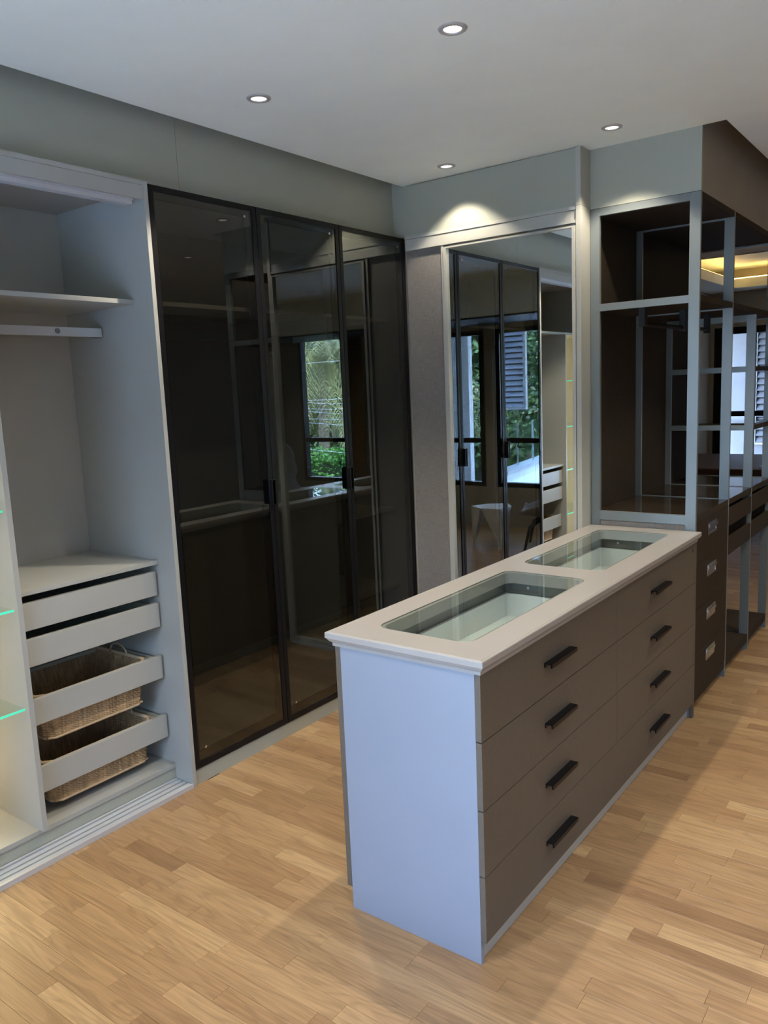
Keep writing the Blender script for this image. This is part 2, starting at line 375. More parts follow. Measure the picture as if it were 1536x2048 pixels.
# bulkhead above the dark shelving
struct('trim_shelf_bulkhead', MB().box(UX0, UX1, UY, UY+.018, 2.489, H-.004).box(UX0, UX1, UY, UY+.018, H-.004, 3.0), 'greige_laminate', 'pale grey green bulkhead end panel above dark shelving', cat='bulkhead')
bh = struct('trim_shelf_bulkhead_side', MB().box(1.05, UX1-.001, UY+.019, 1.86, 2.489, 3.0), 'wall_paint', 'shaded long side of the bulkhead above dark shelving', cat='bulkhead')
pl = thing('cover_cap', 'upper round screw cap at the bulkhead corner', 'cap', (1.551, UY, 2.732)); MB().cyl((1.551, UY-.0015, 2.732), (1.551, UY, 2.732), .011).obj('cap', 'greige_laminate', pl)
pl = thing('cover_cap', 'lower round screw cap at the bulkhead corner', 'cap', (1.551, UY, 2.522)); MB().cyl((1.551, UY-.0015, 2.522), (1.551, UY, 2.522), .011).obj('cap', 'greige_laminate', pl)

# ------------------------------------------------------------------ downlights
def downlight(x, y, label, e=1.0):
    t = thing('downlight', label, 'light', (x, y, H), 'recessed ceiling downlights')
    MB().ring((x, y, H), [(.030, .004), (.029, -.003), (.032, -.006), (.044, -.004), (.046, -.0005)], 40).obj('ring', 'lamp_ring', t, smooth=True)
    MB().disc((x, y, H-.0015), .0295).obj('lens', 'lamp_lens', t)
    r = MB()
    for i in range(-3, 4):
        h = math.sqrt(max(0, .028**2-(i*.0078)**2)); r.box(x+i*.0078-.0006, x+i*.0078+.0006, y-h, y+h, H-.0024, H-.0016)
    r.obj('louvre_ribs', 'lamp_ring', t)['kind'] = 'stuff'
    l = bpy.data.lights.new('spot', 'SPOT'); l.energy = SPOT_W*e; l.color = WARM; l.spot_size = math.radians(102); l.spot_blend = .35; l.shadow_soft_size = .02
    o = bpy.data.objects.new('spot', l); COL.objects.link(o); o.location = (x, y, H-.012); 
downlight(.39, -1.477, 'downlight over the black glass doors, left of the four')
downlight(1.245, -1.48, 'largest downlight, highest in view over the island')
downlight(.40, -.172, 'downlight in the corner that washes the mirror fascia', .32)
downlight(1.255, -.164, 'downlight in front of the dark shelving bulkhead', .5)
downlight(1.27, -3.02, 'downlight near the rear bulkhead, seen only in the mirror')
downlight(2.45, .55, 'downlight over the aisle beside the dark shelving drawers')
for k_, (x, y, lab) in enumerate(((2.45, -3.0, 'downlight directly above the camera position'), (3.35, -1.48, 'downlight over the right hand floor, out of frame'),
    (3.35, .55, 'downlight far right of the dark shelving, out of frame'), (4.4, -1.48, 'downlight farther to the right of the island, out of frame'),
    (2.9, 2.6, 'downlight past the end of the dark shelving, out of frame'), (3.35, -3.0, 'downlight behind the camera near the palm window'))):
    downlight(x, y, lab, .6)

# ------------------------------------------------------------------ open wardrobe (left)
WY0, WY1 = -3.02, -1.737   # bays
ow = thing('open_wardrobe', 'pale open wardrobe with hanging rail, drawers and lit glass shelves', 'wardrobe', (-.3, -2.3, 0))
P = lambda *a: MB().box(*a)
P(-.60, 0, -1.7365, -1.7175, 0, 2.495).obj('side_panel', 'white_laminate', ow, bevel=.0008)
P(-.62, -.60, WY0, -1.7365, .0, 2.495).obj('back_panel', 'cream_laminate', ow)
P(-.60, -.02, WY0-.018, WY0, 0, 2.495).obj('side_panel', 'white_laminate', ow)
P(-.60, -.09, WY0, -1.7365, 2.464, 2.482).obj('top_panel', 'cream_laminate', ow)
P(-.018, 0, WY0, -1.7375, 2.4785, 2.495).box(-.0155, -.002, WY0, -1.7375, 2.426, 2.4775).obj('header', 'white_laminate', ow)
tr = P(-.062, -.018, WY0, -1.775, 2.42, 2.432)
for x in (-.062, -.046, -.030): tr.box(x, x+.003, WY0, -1.775, 2.405, 2.42)
tr.obj('top_track', 'aluminium', ow)
P(-.60, -.118, WY0, -1.7375, 2.043, 2.061).obj('shelf', 'white_laminate', ow, bevel=.0006)
P(-.60, -.085, -2.372, -2.352, .087, 2.043).obj('divider', 'white_laminate', ow, bevel=.0008)
P(-.60, -.109, WY0, -1.7375, .068, .087).obj('base_board', 'white_laminate', ow, bevel=.0006)
P(-.60, -.114, WY0, -1.7375, 0, .0675).obj('plinth', 'greige_laminate', ow)
P(-.112, .001, WY0, -1.7375, 0, .009).obj('track_groove_shade', 'dark_matt', ow)  # dark base strip deepens the track grooves in place of shade
tb = MB()
tb.box(.001, .003, WY0, -1.7375, 0, .009)
for x0, x1, z in ((-.111, -.101, .020), (-.095, -.073, .016), (-.064, -.043, .016), (-.034, -.013, .016), (-.006, .003, .021)):
    tb.box(x0, x1, WY0, -1.7375, .009, z)
tb.obj('bottom_track', 'aluminium', ow, bevel=.001)
MB().box(-.374, -.346, -2.352, -1.742, 1.931, 1.966).obj('hanging_rail', 'aluminium', ow)
MB().box(-.389, -.351, -1.775, -1.7375, 1.929, 1.969).obj('rail_bracket', 'frame_grey', ow, bevel=.003)
MB().cyl((-.346, -1.945, 1.95), (-.343, -1.945, 1.95), .011).obj('rail_screw', 'frame_grey', ow)
P(-.60, -.109, -2.352, -1.7375, .978, .995).obj('drawer_top', 'white_laminate', ow, bevel=.0006)
def drawer(z0, z1, x, basket):
    f = P(x-.018, x, -2.348, -1.7475, z0, z1).obj('drawer', 'white_laminate', ow, bevel=.0012)
    b = MB().box(-.57, x-.018, -2.340, -2.326, z0+.01, z1-.012).box(-.57, x-.018, -1.765, -1.752, z0+.01, z1-.012).box(-.57, -.556, -2.326, -1.765, z0+.01, z1-.012)
    if not basket: b.box(-.556, x-.018, -2.326, -1.765, z0+.01, z0+.02)
    else: b.box(-.556, x-.018, -2.326, -2.300, z1-.03, z1-.016).box(-.556, x-.018, -1.790, -1.765, z1-.03, z1-.016).box(-.556, -.52, -2.3, -1.79, z1-.03, z1-.016)
    b.obj('drawer_box', 'greige_laminate', f)
drawer(.845, .948, -.118, 0); drawer(.708, .812, -.118, 0); drawer(.478, .578, -.128, 1); drawer(.210, .312, -.130, 1)
def basket_meshes(zt, zb):
    xa, xb, ya, yb = -.545, -.158, -2.294, -1.796; rr = .03; ins = .028
    def per(z, off, ph):
        k = (zt-z)/(zt-zb); i = ins*k; x0, x1, y0, y1 = xa+i, xb-i*.4, ya+i, yb-i
        pts = []
        segs = [((x0+rr, y0), (x1-rr, y0), (0, -1)), ((x1, y0+rr), (x1, y1-rr), (1, 0)), ((x1-rr, y1), (x0+rr, y1), (0, 1)), ((x0, y1-rr), (x0, y0+rr), (-1, 0))]
        for a, b, n in segs:
            L_ = math.hypot(b[0]-a[0], b[1]-a[1]); c = max(2, int(L_/.0085))
            for q in range(c+1):
                t = q/c; s_ = off*math.cos(math.pi*(len(pts)+ph)); pts.append((a[0]+(b[0]-a[0])*t+n[0]*s_, a[1]+(b[1]-a[1])*t+n[1]*s_, z))
        return pts
    w = MB(); z = zb+.006; i = 0
    while z < zt-.01: w.tube(per(z, .0022, i % 2), .0024, 4, closed=True); z += .0052; i += 1
    base = per(zb+.004, 0, 0); top = per(zt-.01, 0, 0)
    for j in range(0, len(base), 1): w.tube([base[j], top[j]], .0016, 3, cap=False)
    fl = MB(); x = -.535
    while x < -.17: fl.tube([(x, -2.262, zb+.004), (x, -1.828, zb+.004)], .0045, 4); x += .0085
    rim = MB(); rim.tube(per(zt-.006, 0, 0), .008, 8, closed=True)
    ft = MB(); ft.tube(per(zb+.003, 0, 0), .0055, 6, closed=True)
    h = [MB().tube([(-.35+.06*math.cos(a), yy, zt-.004+.045*math.sin(a)) for a in [math.pi*i/12 for i in range(13)]], .0035, 6) for yy in (ya+.012, yb-.012)]
    return w, fl, rim, ft, h
for zt, zb, lab in ((.572, .384, 'upper wicker basket in the third wardrobe drawer'), (.306, .126, 'lower wicker basket just above the wardrobe base')):
    t = thing('wicker_basket', lab, 'basket', (-.35, -2.045, zb), 'wicker baskets in the wardrobe drawers')
    w_, fl, rim, ft, hd = basket_meshes(zt, zb)
    w_.obj('weave', 'wicker', t)['kind'] = 'stuff'; fl.obj('bottom', 'wicker', t)
    rim.obj('rim', 'wicker_pale', t, smooth=True); ft.obj('foot_rim', 'wicker_pale', t, smooth=True); [q.obj('handle', 'wicker_pale', t, smooth=True) for q in hd]
for z in (.565, .937, 1.297, 1.672):
    g = P(-.575, -.106, WY0+.003, -2.376, z-.004, z+.004).obj('glass_shelf', 'shelf_glass', ow)
    P(-.106, -.1035, WY0+.003, -2.376, z-.004, z+.004).obj('lit_edge', 'glass_edge', g)
P(-.599, -.590, -2.40, -2.385, .1, 2.03).obj('led_strip', 'led_strip', ow); P(-.599, -.590, -3.005, -2.99, .1, 2.03).obj('led_strip', 'led_strip', ow)

# ------------------------------------------------------------------ black glass wardrobe
gw = thing('glass_wardrobe', 'wardrobe with three tall smoked glass doors in black frames', 'wardrobe', (-.3, -.85, 0))
GY0, GY1 = -1.7165, .010
P(-.62, -.60, GY0, GY1, 0, 2.488).obj('back_panel', 'grey_linen', gw)
P(-.60, -.04, GY0, GY1, 2.462, 2.488).obj('top_panel', 'cream_laminate', gw)
P(-.60, -.04, GY1-.018, GY1, 0, 2.462).obj('side_panel', 'white_laminate', gw)
P(-.60, -.04, GY0, GY1-.018, .068, .087).obj('base_board', 'white_laminate', gw)
P(-.60, -.008, GY0, GY1, 0, .067).obj('plinth', 'greige_laminate', gw)
g_ = P(-.60, -.119, GY0, GY1-.018, 2.046, 2.064).obj('shelf', 'white_laminate', gw); P(-.119, -.118, GY0, GY1-.018, 2.046, 2.064).obj('edge_band', 'top_lacquer', g_)
P(-.60, -.118, -.575, -.557, .087, 2.046).obj('divider', 'white_laminate', gw)
P(-.60, -.118, -.557, GY1-.018, .957, .975).obj('shelf', 'white_laminate', gw)
P(-.60, -.118, -.557, GY1-.018, .495, .513).obj('shelf', 'white_laminate', gw)
MB().box(-.374, -.346, GY0+.002, -.577, 1.931, 1.966).obj('hanging_rail', 'frame_grey', gw)
MB().box(-.374, -.346, -.555, GY1-.02, 1.931, 1.966).obj('hanging_rail', 'frame_grey', gw)
for i, (a, b) in enumerate(((-1.7155, -1.141), (-1.137, -.5675), (-.5635, .0085))):
    z0, z1, w = .074, 2.488, .024
    f = MB().box(-.022, -.0005, a, a+w, z0, z1).box(-.022, -.0005, b-w, b, z0, z1).box(-.022, -.0005, a+w, b-w, z0, z0+w).box(-.022, -.0005, a+w, b-w, z1-w, z1)
    d = f.obj('door', 'black_metal', gw, bevel=.001)
    P(-.010, -.005, a+w, b-w, z0+w, z1-w).obj('glass_pane', 'smoked_glass', d)
    iw = .022
    MB().box(-.034, -.022, a+.004, a+w+iw, z0+.004, z1-.004).box(-.034, -.022, b-w-iw, b-.004, z0+.004, z1-.004).box(-.034, -.022, a+w+iw, b-w-iw, z0+.004, z0+w+iw*1.6).box(-.034, -.022, a+w+iw, b-w-iw, z1-w-iw, z1-.004).obj('inner_frame', 'black_soft', d)
    MB().cyl((-.004, b-w-iw-.02, z1-.05), (-.0045, b-w-iw-.02, z1-.05), .006).obj('glass_fixing', 'chrome', d)
    MB().cyl((-.004, a+w+iw+.02, z0+.08), (-.0045, a+w+iw+.02, z0+.08), .006).obj('glass_fixing', 'chrome', d)
    if i < 2:
        hy = b-.012 if i == 0 else b-.010
        MB().box(0, .024, hy-.012, hy+.004, 1.158, 1.272).box(.020, .024, hy-.018, hy+.010, 1.158, 1.272).obj('handle', 'black_metal', d, bevel=.001)
    if i == 1: P(-.05, -.036, a+.075, a+.088, .60, 1.86).obj('stiffener_bar', 'satin_trim', d)

# ------------------------------------------------------------------ island
isl = thing('island_drawer_unit', 'dressing island with taupe linen drawers and pale moulded top', 'cabinet', (1.32, -.95, 0))
IX0, IX1, IY0, IY1 = 1.083, 1.560, -1.983, .088
P(IX0, IX1, IY0, IY0+.018, 0, .884).obj('end_panel', 'island_daylit_white', isl, bevel=.0006)
P(IX0, IX1, IY1-.018, IY1, 0, .884).obj('end_panel', 'island_daylit_white', isl)
P(IX0+.012, IX1-.010, IY0+.018, IY1-.018, 0, .071).obj('plinth', 'white_laminate', isl)
P(1.062, IX0-.0005, IY0+.001, IY1, .072, .883).obj('left_panel', 'taupe_linen', isl, bevel=.0006)
P(IX0, IX1-.02, IY0+.018, IY1-.018, .40, .418).obj('carcass_shelf', 'dark_matt', isl)
P(IX1-.012, IX1-.002, IY0+.018, IY1-.018, .075, .884).obj('carcass_back', 'dark_matt', isl)
zj = [.0735, .2783, .4798, .6844, .884]; g = .0016; FX0, FX1 = IX1, 1.578; YM = -.9565; YE = .0635
def front(y0, y1, z0, z1, hs):
    f = P(FX0, FX1, y0, y1, z0, z1).obj('drawer', 'taupe_linen', isl, bevel=.0008)
    for hy in hs:
        hz = z1-.092
        h = MB().box(FX1, FX1+.026, hy-.098, hy+.098, hz, hz+.004).box(FX1+.022, FX1+.028, hy-.098, hy+.098, hz-.010, hz+.004).box(FX1, FX1+.004, hy-.098, hy+.098, hz-.012, hz)
        h.obj('handle', 'black_metal', f, bevel=.0012)
H1, H2 = -1.487, -.475
front(IY0+.001, YE, zj[0], zj[1]-g, (H1, H2))
for k in range(1, 4):
    front(IY0+.001, YM-.0012, zj[k]+g, zj[k+1]-g, (H1,)); front(YM+.0012, YE, zj[k]+g, zj[k+1]-g, (H2,))
P(FX0, FX1, YE+.001, IY1, .0, .883).obj('scribe_strip', 'taupe_linen', isl)
lk = MB().cyl((FX1, .027, .85), (FX1+.002, .027, .85), .009).obj('lock', 'switch_dark', isl)
# moulded top with two rounded openings
OX0, OX1, OY0, OY1, ZT = 1.041, 1.599, -2.004, .091, .93
def rrect(x0, x1, y0, y1, r, n=7):
    pts = []
    for cx, cy, a0 in ((x1-r, y1-r, 0), (x0+r, y1-r, 90), (x0+r, y0+r, 180), (x1-r, y0+r, 270)):
        for i in range(n):
            a = math.radians(a0+90*i/(n-1)); pts.append((cx+r*math.cos(a), cy+r*math.sin(a)))
    return pts
G1 = (1.150, 1.492, -1.885, -1.018); G2 = (1.138, 1.490, -.876, -.022)
G1 = (1.148, 1.490, -1.885, -1.018); G2 = (1.140, 1.488, -.876, -.022)
bm = bmesh.new()
prof = [(.010, ZT), (.0085, ZT-.0012), (.007, ZT-.0012), (.0055, ZT), (.002, ZT-.0008), (0, ZT-.003), (0, ZT-.019), (.003, ZT-.021), (.005, ZT-.0245), (.009, ZT-.030), (.0145, ZT-.034), (.0165, ZT-.037), (.0165, ZT-.046)]
loops = []
for off, z in prof:
    loops.append([bm.verts.new(c) for c in ((OX0+off, OY0+off, z), (OX1-off, OY0+off, z), (OX1-off, OY1-off*.1, z), (OX0+off, OY1-off*.1, z))])
for a, b in zip(loops, loops[1:]):
    for i in range(4): j = (i+1) % 4; bm.faces.new((a[i], b[i], b[j], a[j]))
es = []
def addloop(vs): 
    for i in range(len(vs)):
        e = bm.edges.get((vs[i], vs[(i+1) % len(vs)])) or bm.edges.new((vs[i], vs[(i+1) % len(vs)])); es.append(e)
addloop(loops[0])
holes = []
for G in (G1, G2):
    p = rrect(*G, .045); top = [bm.verts.new((x, y, ZT)) for x, y in p]; mid = [bm.verts.new((x, y, ZT-.004)) for x, y in p]
    p2 = rrect(G[0]+.012, G[1]-.012, G[2]+.012, G[3]-.012, .036); m2 = [bm.verts.new((x, y, ZT-.004)) for x, y in p2]; lo = [bm.verts.new((x, y, ZT-.046)) for x, y in p2]
    addloop(top); holes.append(lo)
    for a, b in ((top, mid), (mid, m2), (m2, lo)):
        n = len(a)
        for i in range(n): j = (i+1) % n; bm.faces.new((a[i], a[j], b[j], b[i]))
bmesh.ops.triangle_fill(bm, use_beauty=True, use_dissolve=False, edges=es)
es2 = []
for lo in holes+[loops[-1]]:
    for i in range(len(lo)):
        es2.append(bm.edges.get((lo[i], lo[(i+1) % len(lo)])))
bmesh.ops.triangle_fill(bm, use_beauty=True, use_dissolve=False, edges=es2)
bmesh.ops.recalc_face_normals(bm, faces=bm.faces)
me = bpy.data.meshes.new('island_top'); bm.to_mesh(me); bm.free(); me.materials.append(MATS['top_lacquer'])
top = bpy.data.objects.new('moulded_top', me); COL.objects.link(top); top.parent = isl; top.matrix_parent_inverse = isl.matrix_basis.inverted()
for G in (G1, G2):
    MB().prism(rrect(G[0]+.0008, G[1]-.0008, G[2]+.0008, G[3]-.0008, .044), ZT-.0038, ZT+.0005).obj('glass_insert', 'clear_glass', top)
    ax, bx, ay, by = G[0]-.012, G[1]+.012, G[2]-.006, G[3]+.006
    # metal runner frame and white display tray under each glass
    MB().box(ax-.008, ax, ay, by, .70, ZT-.0465).box(bx, bx+.008, ay, by, .70, ZT-.0465).box(ax-.008, bx+.008, ay-.008, ay, .70, ZT-.0465).box(ax-.008, bx+.008, by, by+.008, .70, ZT-.0465).obj('runner_frame', 'tray_grey', isl)
    tx0, tx1, ty0, ty1 = ax+.004, bx-.004, ay+.004, by-.004
    tr = MB().box(tx0, tx0+.012, ty0, ty1, .74, .838).box(tx1-.012, tx1, ty0, ty1, .74, .838).box(tx0+.012, tx1-.012, ty0, ty0+.012, .74, .838).box(tx0+.012, tx1-.012, ty1-.012, ty1, .74, .838).box(tx0+.012, tx1-.012, ty0+.012, ty1-.012, .74, .746)
    tr.obj('display_tray', 'tray_white', isl)
    MB().cyl((tx0+.1, by-.0005, .866), (tx0+.1, by-.002, .866), .006).obj('runner_screw', 'chrome', isl)

# ------------------------------------------------------------------ dark open shelving
ds = thing('dark_shelving_unit', 'tall dark oak open shelving with grey frames and base drawers', 'shelving', (1.3, .9, 0))
def frame(y, zt, rails, lab=None):
    f = MB().box(UX0, 1.092, y, y+.020, 0, zt).box(1.518, UX1, y, y+.020, 0, zt)
    for a, b in rails: f.box(1.092, 1.518, y+.0002, y+.0198, a, b)
    return f.obj('frame', 'frame_grey', ds, bevel=.0006)
frame(UY, 2.487, ((2.452, 2.487), (2.0, 2.035), (.957, 1.003)))
MB().box(1.092, 1.518, UY+.006, UY+.018, .06, .957).obj('end_infill', 'grey_linen', ds)
frame(.715, 2.487, ((2.452, 2.487), (2.0, 2.035), (.957, 1.003)))
frame(1.255, 2.0, ((1.965, 2.0), (1.675, 1.708), (1.335, 1.366), (.957, 1.003)))
frame(1.765, 2.487, ((2.452, 2.487), (2.0, 2.035), (.957, 1.003)))
MB().box(UX0+.002, UX1-.002, UY+.02, 1.785, 2.460, 2.4885).obj('top_board', 'dark_oak', ds)
for a, b in ((UY+.0205, .7145), (.7355, 1.7645)):
    MB().box(1.0605, UX1-.001, a, b, 2.007, 2.034).obj('shelf', 'dark_oak', ds)
for a, b in ((UY+.0205, .7145), (.7355, 1.2545), (1.2755, 1.7645)):
    MB().box(UX0+.016, UX1-.001, a, b, .968, 1.0).obj('deck', 'deck_gloss', ds)
    MB().box(UX0+.001, UX0+.015, a, b, 1.0005, 2.0065).obj('back_panel', 'dark_oak', ds)
    MB().box(UX0+.001, UX0+.015, a, b, .052, .968).obj('back_panel', 'dark_oak', ds)
    MB().box(UX0+.016, 1.50, a, b, 0, .05).obj('plinth', 'black_soft', ds)
    MB().box(UX0+.016, UX1-.002, a, b, .052, .098).obj('base_board', 'dark_oak', ds)
MB().box(UX0+.001, UX0+.015, UY+.0205, .7145, 2.0345, 2.4595).obj('back_panel', 'dark_oak', ds)
MB().box(UX0+.001, UX0+.015, .7355, 1.7645, 2.0345, 2.4595).obj('back_panel', 'dark_oak', ds)
MB().box(UX0+.016, UX1-.001, 1.2755, 1.7645, 1.680, 1.706).obj('shelf', 'dark_oak', ds)
MB().box(UX0+.016, UX1-.003, 1.2755, 1.7645, 1.367, 1.377).obj('glass_shelf', 'shelf_glass', ds)
MB().box(UX0+.016, UX1-.001, 1.2755, 1.7645, 1.338, 1.366).obj('shelf', 'dark_oak', ds)
def ddrawer(y0, y1, z0, z1, pull):
    f = MB().box(UX1-.016, UX1+.001, y0, y1, z0, z1).obj('drawer', 'dark_oak', ds, bevel=.0006)
    if pull:
        c = (y0+y1)/2-.02; zc = z1-.063
        MB().box(UX1+.001, UX1+.0035, c-.082, c+.082, zc+.022, zc+.030).box(UX1+.001, UX1+.0035, c-.082, c+.082, zc-.030, zc-.022).box(UX1+.001, UX1+.0035, c-.082, c-.066, zc-.022, zc+.022).box(UX1+.001, UX1+.0035, c+.066, c+.082, zc-.022, zc+.022).box(UX1+.001, UX1+.002, c-.066, c+.066, zc-.022, zc+.022).box(UX1+.002, UX1+.0115, c-.066, c+.066, zc+.004, zc+.022).obj('recessed_pull', 'chrome', f, bevel=.0005)
for z0, z1 in ((.100, .3095), (.3125, .5265), (.5295, .7535), (.7565, .966)): ddrawer(UY+.022, .713, z0, z1, 1)
for y0, y1 in ((.737, 1.253), (1.277, 1.763)):
    ddrawer(y0, y1, .85, .945, 0); ddrawer(y0, y1, .69, .785, 0)
    MB().box(UX0+.03, UX1-.02, y0+.01, y0+.022, .70, .93).obj('drawer_runner', 'dark_oak', ds); MB().box(UX0+.03, UX1-.02, y1-.022, y1-.01, .70, .93).obj('drawer_runner', 'dark_oak', ds)
MB().box(UX0+.02, UX1-.03, UY+.03, .70, .11, .96).obj('drawer_core', 'black_soft', ds)
hl = thing('clothes_lift', 'black pull-out clothes lift under the mid shelf of dark shelving', 'rail', (1.3, .5, 2.0))
MB().box(1.27, 1.30, .15, .19, 1.915, 2.006).obj('bracket', 'black_soft', hl)
MB().box(1.345, 1.375, .55, .60, 1.90, 2.006).obj('bracket', 'black_soft', hl)
MB().tube([(1.285, .17, 1.925), (1.36, .575, 1.915)], .012, 6).obj('bar', 'black_metal', hl)
MB().box(1.36, 1.385, .95, .99, 1.90, 2.006).obj('bracket', 'black_soft', hl); MB().tube([(1.375, .60, 1.918), (1.375, .95, 1.918)], .010, 6).obj('bar', 'black_metal', hl)

# ------------------------------------------------------------------ far room: table and phone
tb = thing('leather_table', 'long dark brown leather topped table in the far room', 'table', (1.0, 5.6, 0))
MB().prism(rrect(-.25, 2.4, 4.75, 6.45, .22), .64, .72).obj('tabletop', 'brown_leather', tb, bevel=.02)
for x in (0, 2.15):
    for y in (5.0, 6.2): MB().tube([(x, y, 0), (x, y, .64)], .05, 12).obj('leg', 'leg_black', tb)
tag(MB().prism(rrect(.85, .93, 4.95, 5.11, .015), .72, .729).obj('phone', 'phone', None, bevel=.002), 'small pale phone lying on the leather topped table', 'phone')

# ------------------------------------------------------------------ things behind the camera (seen in mirror and door glass)
t = thing('prism_side_table', 'white low side table with three wedge legs, seen in the mirror', 'table', (1.36, -3.42, 0))
def hexa(c, r, a0): return [(c[0]+r*math.cos(math.radians(a0+60*i))*(1 if i % 2 else .82), c[1]+r*math.sin(math.radians(a0+60*i))*(1 if i % 2 else .82)) for i in range(6)]
c = (1.36, -3.42); hx = hexa(c, .235, 75)
MB().prism(hx, .405, .425).obj('table_top', 'table_white', t, bevel=.002)
for k in (0, 2, 4):
    a, b = Vector((*hx[(k+1) % 6], .405)), Vector((*hx[k], .405)); a2, b2 = Vector((*hx[(k+1) % 6], .405)), Vector((*hx[(k+2) % 6], .405))
    foot = Vector(((hx[(k+1) % 6][0]), (hx[(k+1) % 6][1]), 0)); n = (foot-Vector((*c, 0))).normalized()
    g = MB(); ft = foot - n*.015
    e = .035; tn = Vector((-n.y, n.x, 0))
    inn = n*-.012
    vs = [b.lerp(a, .08), a, b2.lerp(a, .08), ft-tn*e*.5, ft+tn*e*.5]
    o5 = [v+inn for v in vs]
    g.v = [tuple(v) for v in vs+o5]; g.f = [(0, 1, 2, 3, 4), (9, 8, 7, 6, 5)]+[(i, (i+1) % 5+5-5, (i+1) % 5+5, i+5) for i in range(5)]
    g.obj('leg', 'table_white', t)
def lounge(cx, cy, rot, hb, lab, zs=.40):
    t = thing('lounge_chair', lab, 'chair', (cx, cy, 0))
    R = Matrix.Rotation(rot, 4, 'Z')
    def W(x, y, z): v = R @ Vector((x, y, z)); return (cx+v.x, cy+v.y, z)
    prof = [(.30, zs+.02), (.26, zs), (.12, zs-.03), (-.06, zs-.05), (-.17, zs-.01), (-.24, zs+.08)]
    n = 7
    for i in range(1, n+1): prof.append((-.24-.10*i/n, zs+.08+(hb-zs-.08)*i/n))
    g = MB(); U = 12
    for i, (px, pz) in enumerate(prof):
        tt = i/(len(prof)-1)
        wd = .27*(1-.15*abs(tt-.35)) if tt < .8 else .27*math.sqrt(max(.12, 1-((tt-.8)/.2)**2*.85))
        for j in range(U+1):
            s_ = -1+2*j/U; lift = (.13 if .12 < tt < .62 else .04)*abs(s_)**2.6; fwd = .10*abs(s_)**2 if tt > .45 else 0
            g.v.append(W(px+fwd, s_*wd*(1-.0*lift), pz+lift*(1 if tt < .6 else .1)))
    for i in range(len(prof)-1):
        for j in range(U): a = i*(U+1)+j; g.f.append((a, a+1, a+U+2, a+U+1))
    s_ = g.obj('seat_shell', 'seat_fabric', t, smooth=True); md = s_.modifiers.new('thick', 'SOLIDIFY'); md.thickness = .03; md.offset = 0
    for sx_, sy_ in ((1, 1), (1, -1), (-1, 1), (-1, -1)):
        MB().tube([W(.12*sx_-.02, .10*sy_, zs-.06), W(.22*sx_-.02, .20*sy_, zs-.12), W(.27*sx_-.02, .24*sy_, 0)], .022, 10, r2=.013).obj('leg', 'leg_black', t, smooth=True)
    return t
lounge(.80, -3.62, math.radians(20), .66, 'low grey shell chair beside white side table, seen in mirror', .36)
lounge(4.22, -3.35, math.radians(165), 1.07, 'high backed grey shell chair before the palm window')
cu = MB(); k = 0
pts = [(3.80+.30*i/60, YB+.08+.022*math.sin(i*.9)) for i in range(61)]
for z in (0.01, 2.36):
    for x, y in pts: cu.v.append((x, y, z))
cu.f = [(i, i+1, i+62, i+61) for i in range(60)]
o = cu.obj('curtain', 'curtain', None, smooth=True); md = o.modifiers.new('thick', 'SOLIDIFY'); md.thickness = .004
tag(o, 'golden brown curtain hanging beside the palm window', 'curtain')
for x, lab in ((3.66, 'dark wall switch nearer the curtain'), (3.54, 'dark wall switch farther from the curtain')):
    t = thing('wall_switch', lab, 'switch', (x, YB, 1.5)); MB().box(x-.043, x+.043, YB, YB+.008, 1.45, 1.54).obj('plate', 'switch_dark', t, bevel=.002); MB().box(x-.02, x+.02, YB+.008, YB+.011, 1.475, 1.515).obj('rocker', 'switch_dark', t)

# ------------------------------------------------------------------ outdoors
struct('ground', B(-40, 45, -45, 45, -3.3, -3.2), 'ground', 'garden ground one storey below the rooms', cat='ground')
bal = struct('balcony', B(.2, 3.9, -9.5, YB-.13, -.05, .10), 'outer_white', 'white balcony floor outside the rear windows', cat='balcony')
MB().box(.2, 3.9, -7.3, YB-.13, 2.47, 2.62).obj('roof_overhang', 'outer_white', bal)
struct('wall_outer', MB().box(3.08, 3.9, -6.0, -5.9, .10, 2.468).box(3.85, 3.95, -5.9, YB-.13, .10, 2.468), 'outer_white', 'white rendered outer wall beside the balcony', cat='wall')
pp = thing('parapet', 'low white balcony parapet with a course of pale bricks', 'wall', (1.9, -7.2, .25))
a, b = Vector((2.72, -6.1)), Vector((3.35, -9.4)); dv = (b-a); n_ = 11
def slab(mb, p, q, t, z0, z1):
    d = (q-p).normalized(); nn = Vector((-d.y, d.x))*t/2
    return mb.prism([tuple(p-nn), tuple(q-nn), tuple(q+nn), tuple(p+nn)], z0, z1)
slab(MB(), a, b, .15, .10, .30).obj('base_wall', 'outer_white', pp)
for i in range(n_):
    p0 = a+dv*((i+.02)/n_); p1 = a+dv*((i+.98)/n_); slab(MB(), p0, p1, .17, .303, .40).obj('brick', 'brick_white', pp)
slab(MB(), a, b, .22, .403, .46).obj('coping', 'concrete', pp)
gb = thing('glass_balustrade', 'frameless glass balustrade standing on the balcony edge', 'balustrade', (1.8, -7.6, .6))
for i in range(4):
    p0 = a+dv*((i+.01)/4); p1 = a+dv*((i+.99)/4); slab(MB(), p0, p1, .012, .46, 1.10).obj('glass_panel', 'clear_glass', gb)
    slab(MB(), p0, p0+(p1-p0)*.02, .03, .46, 1.10).obj('edge_clip', 'chrome', gb)
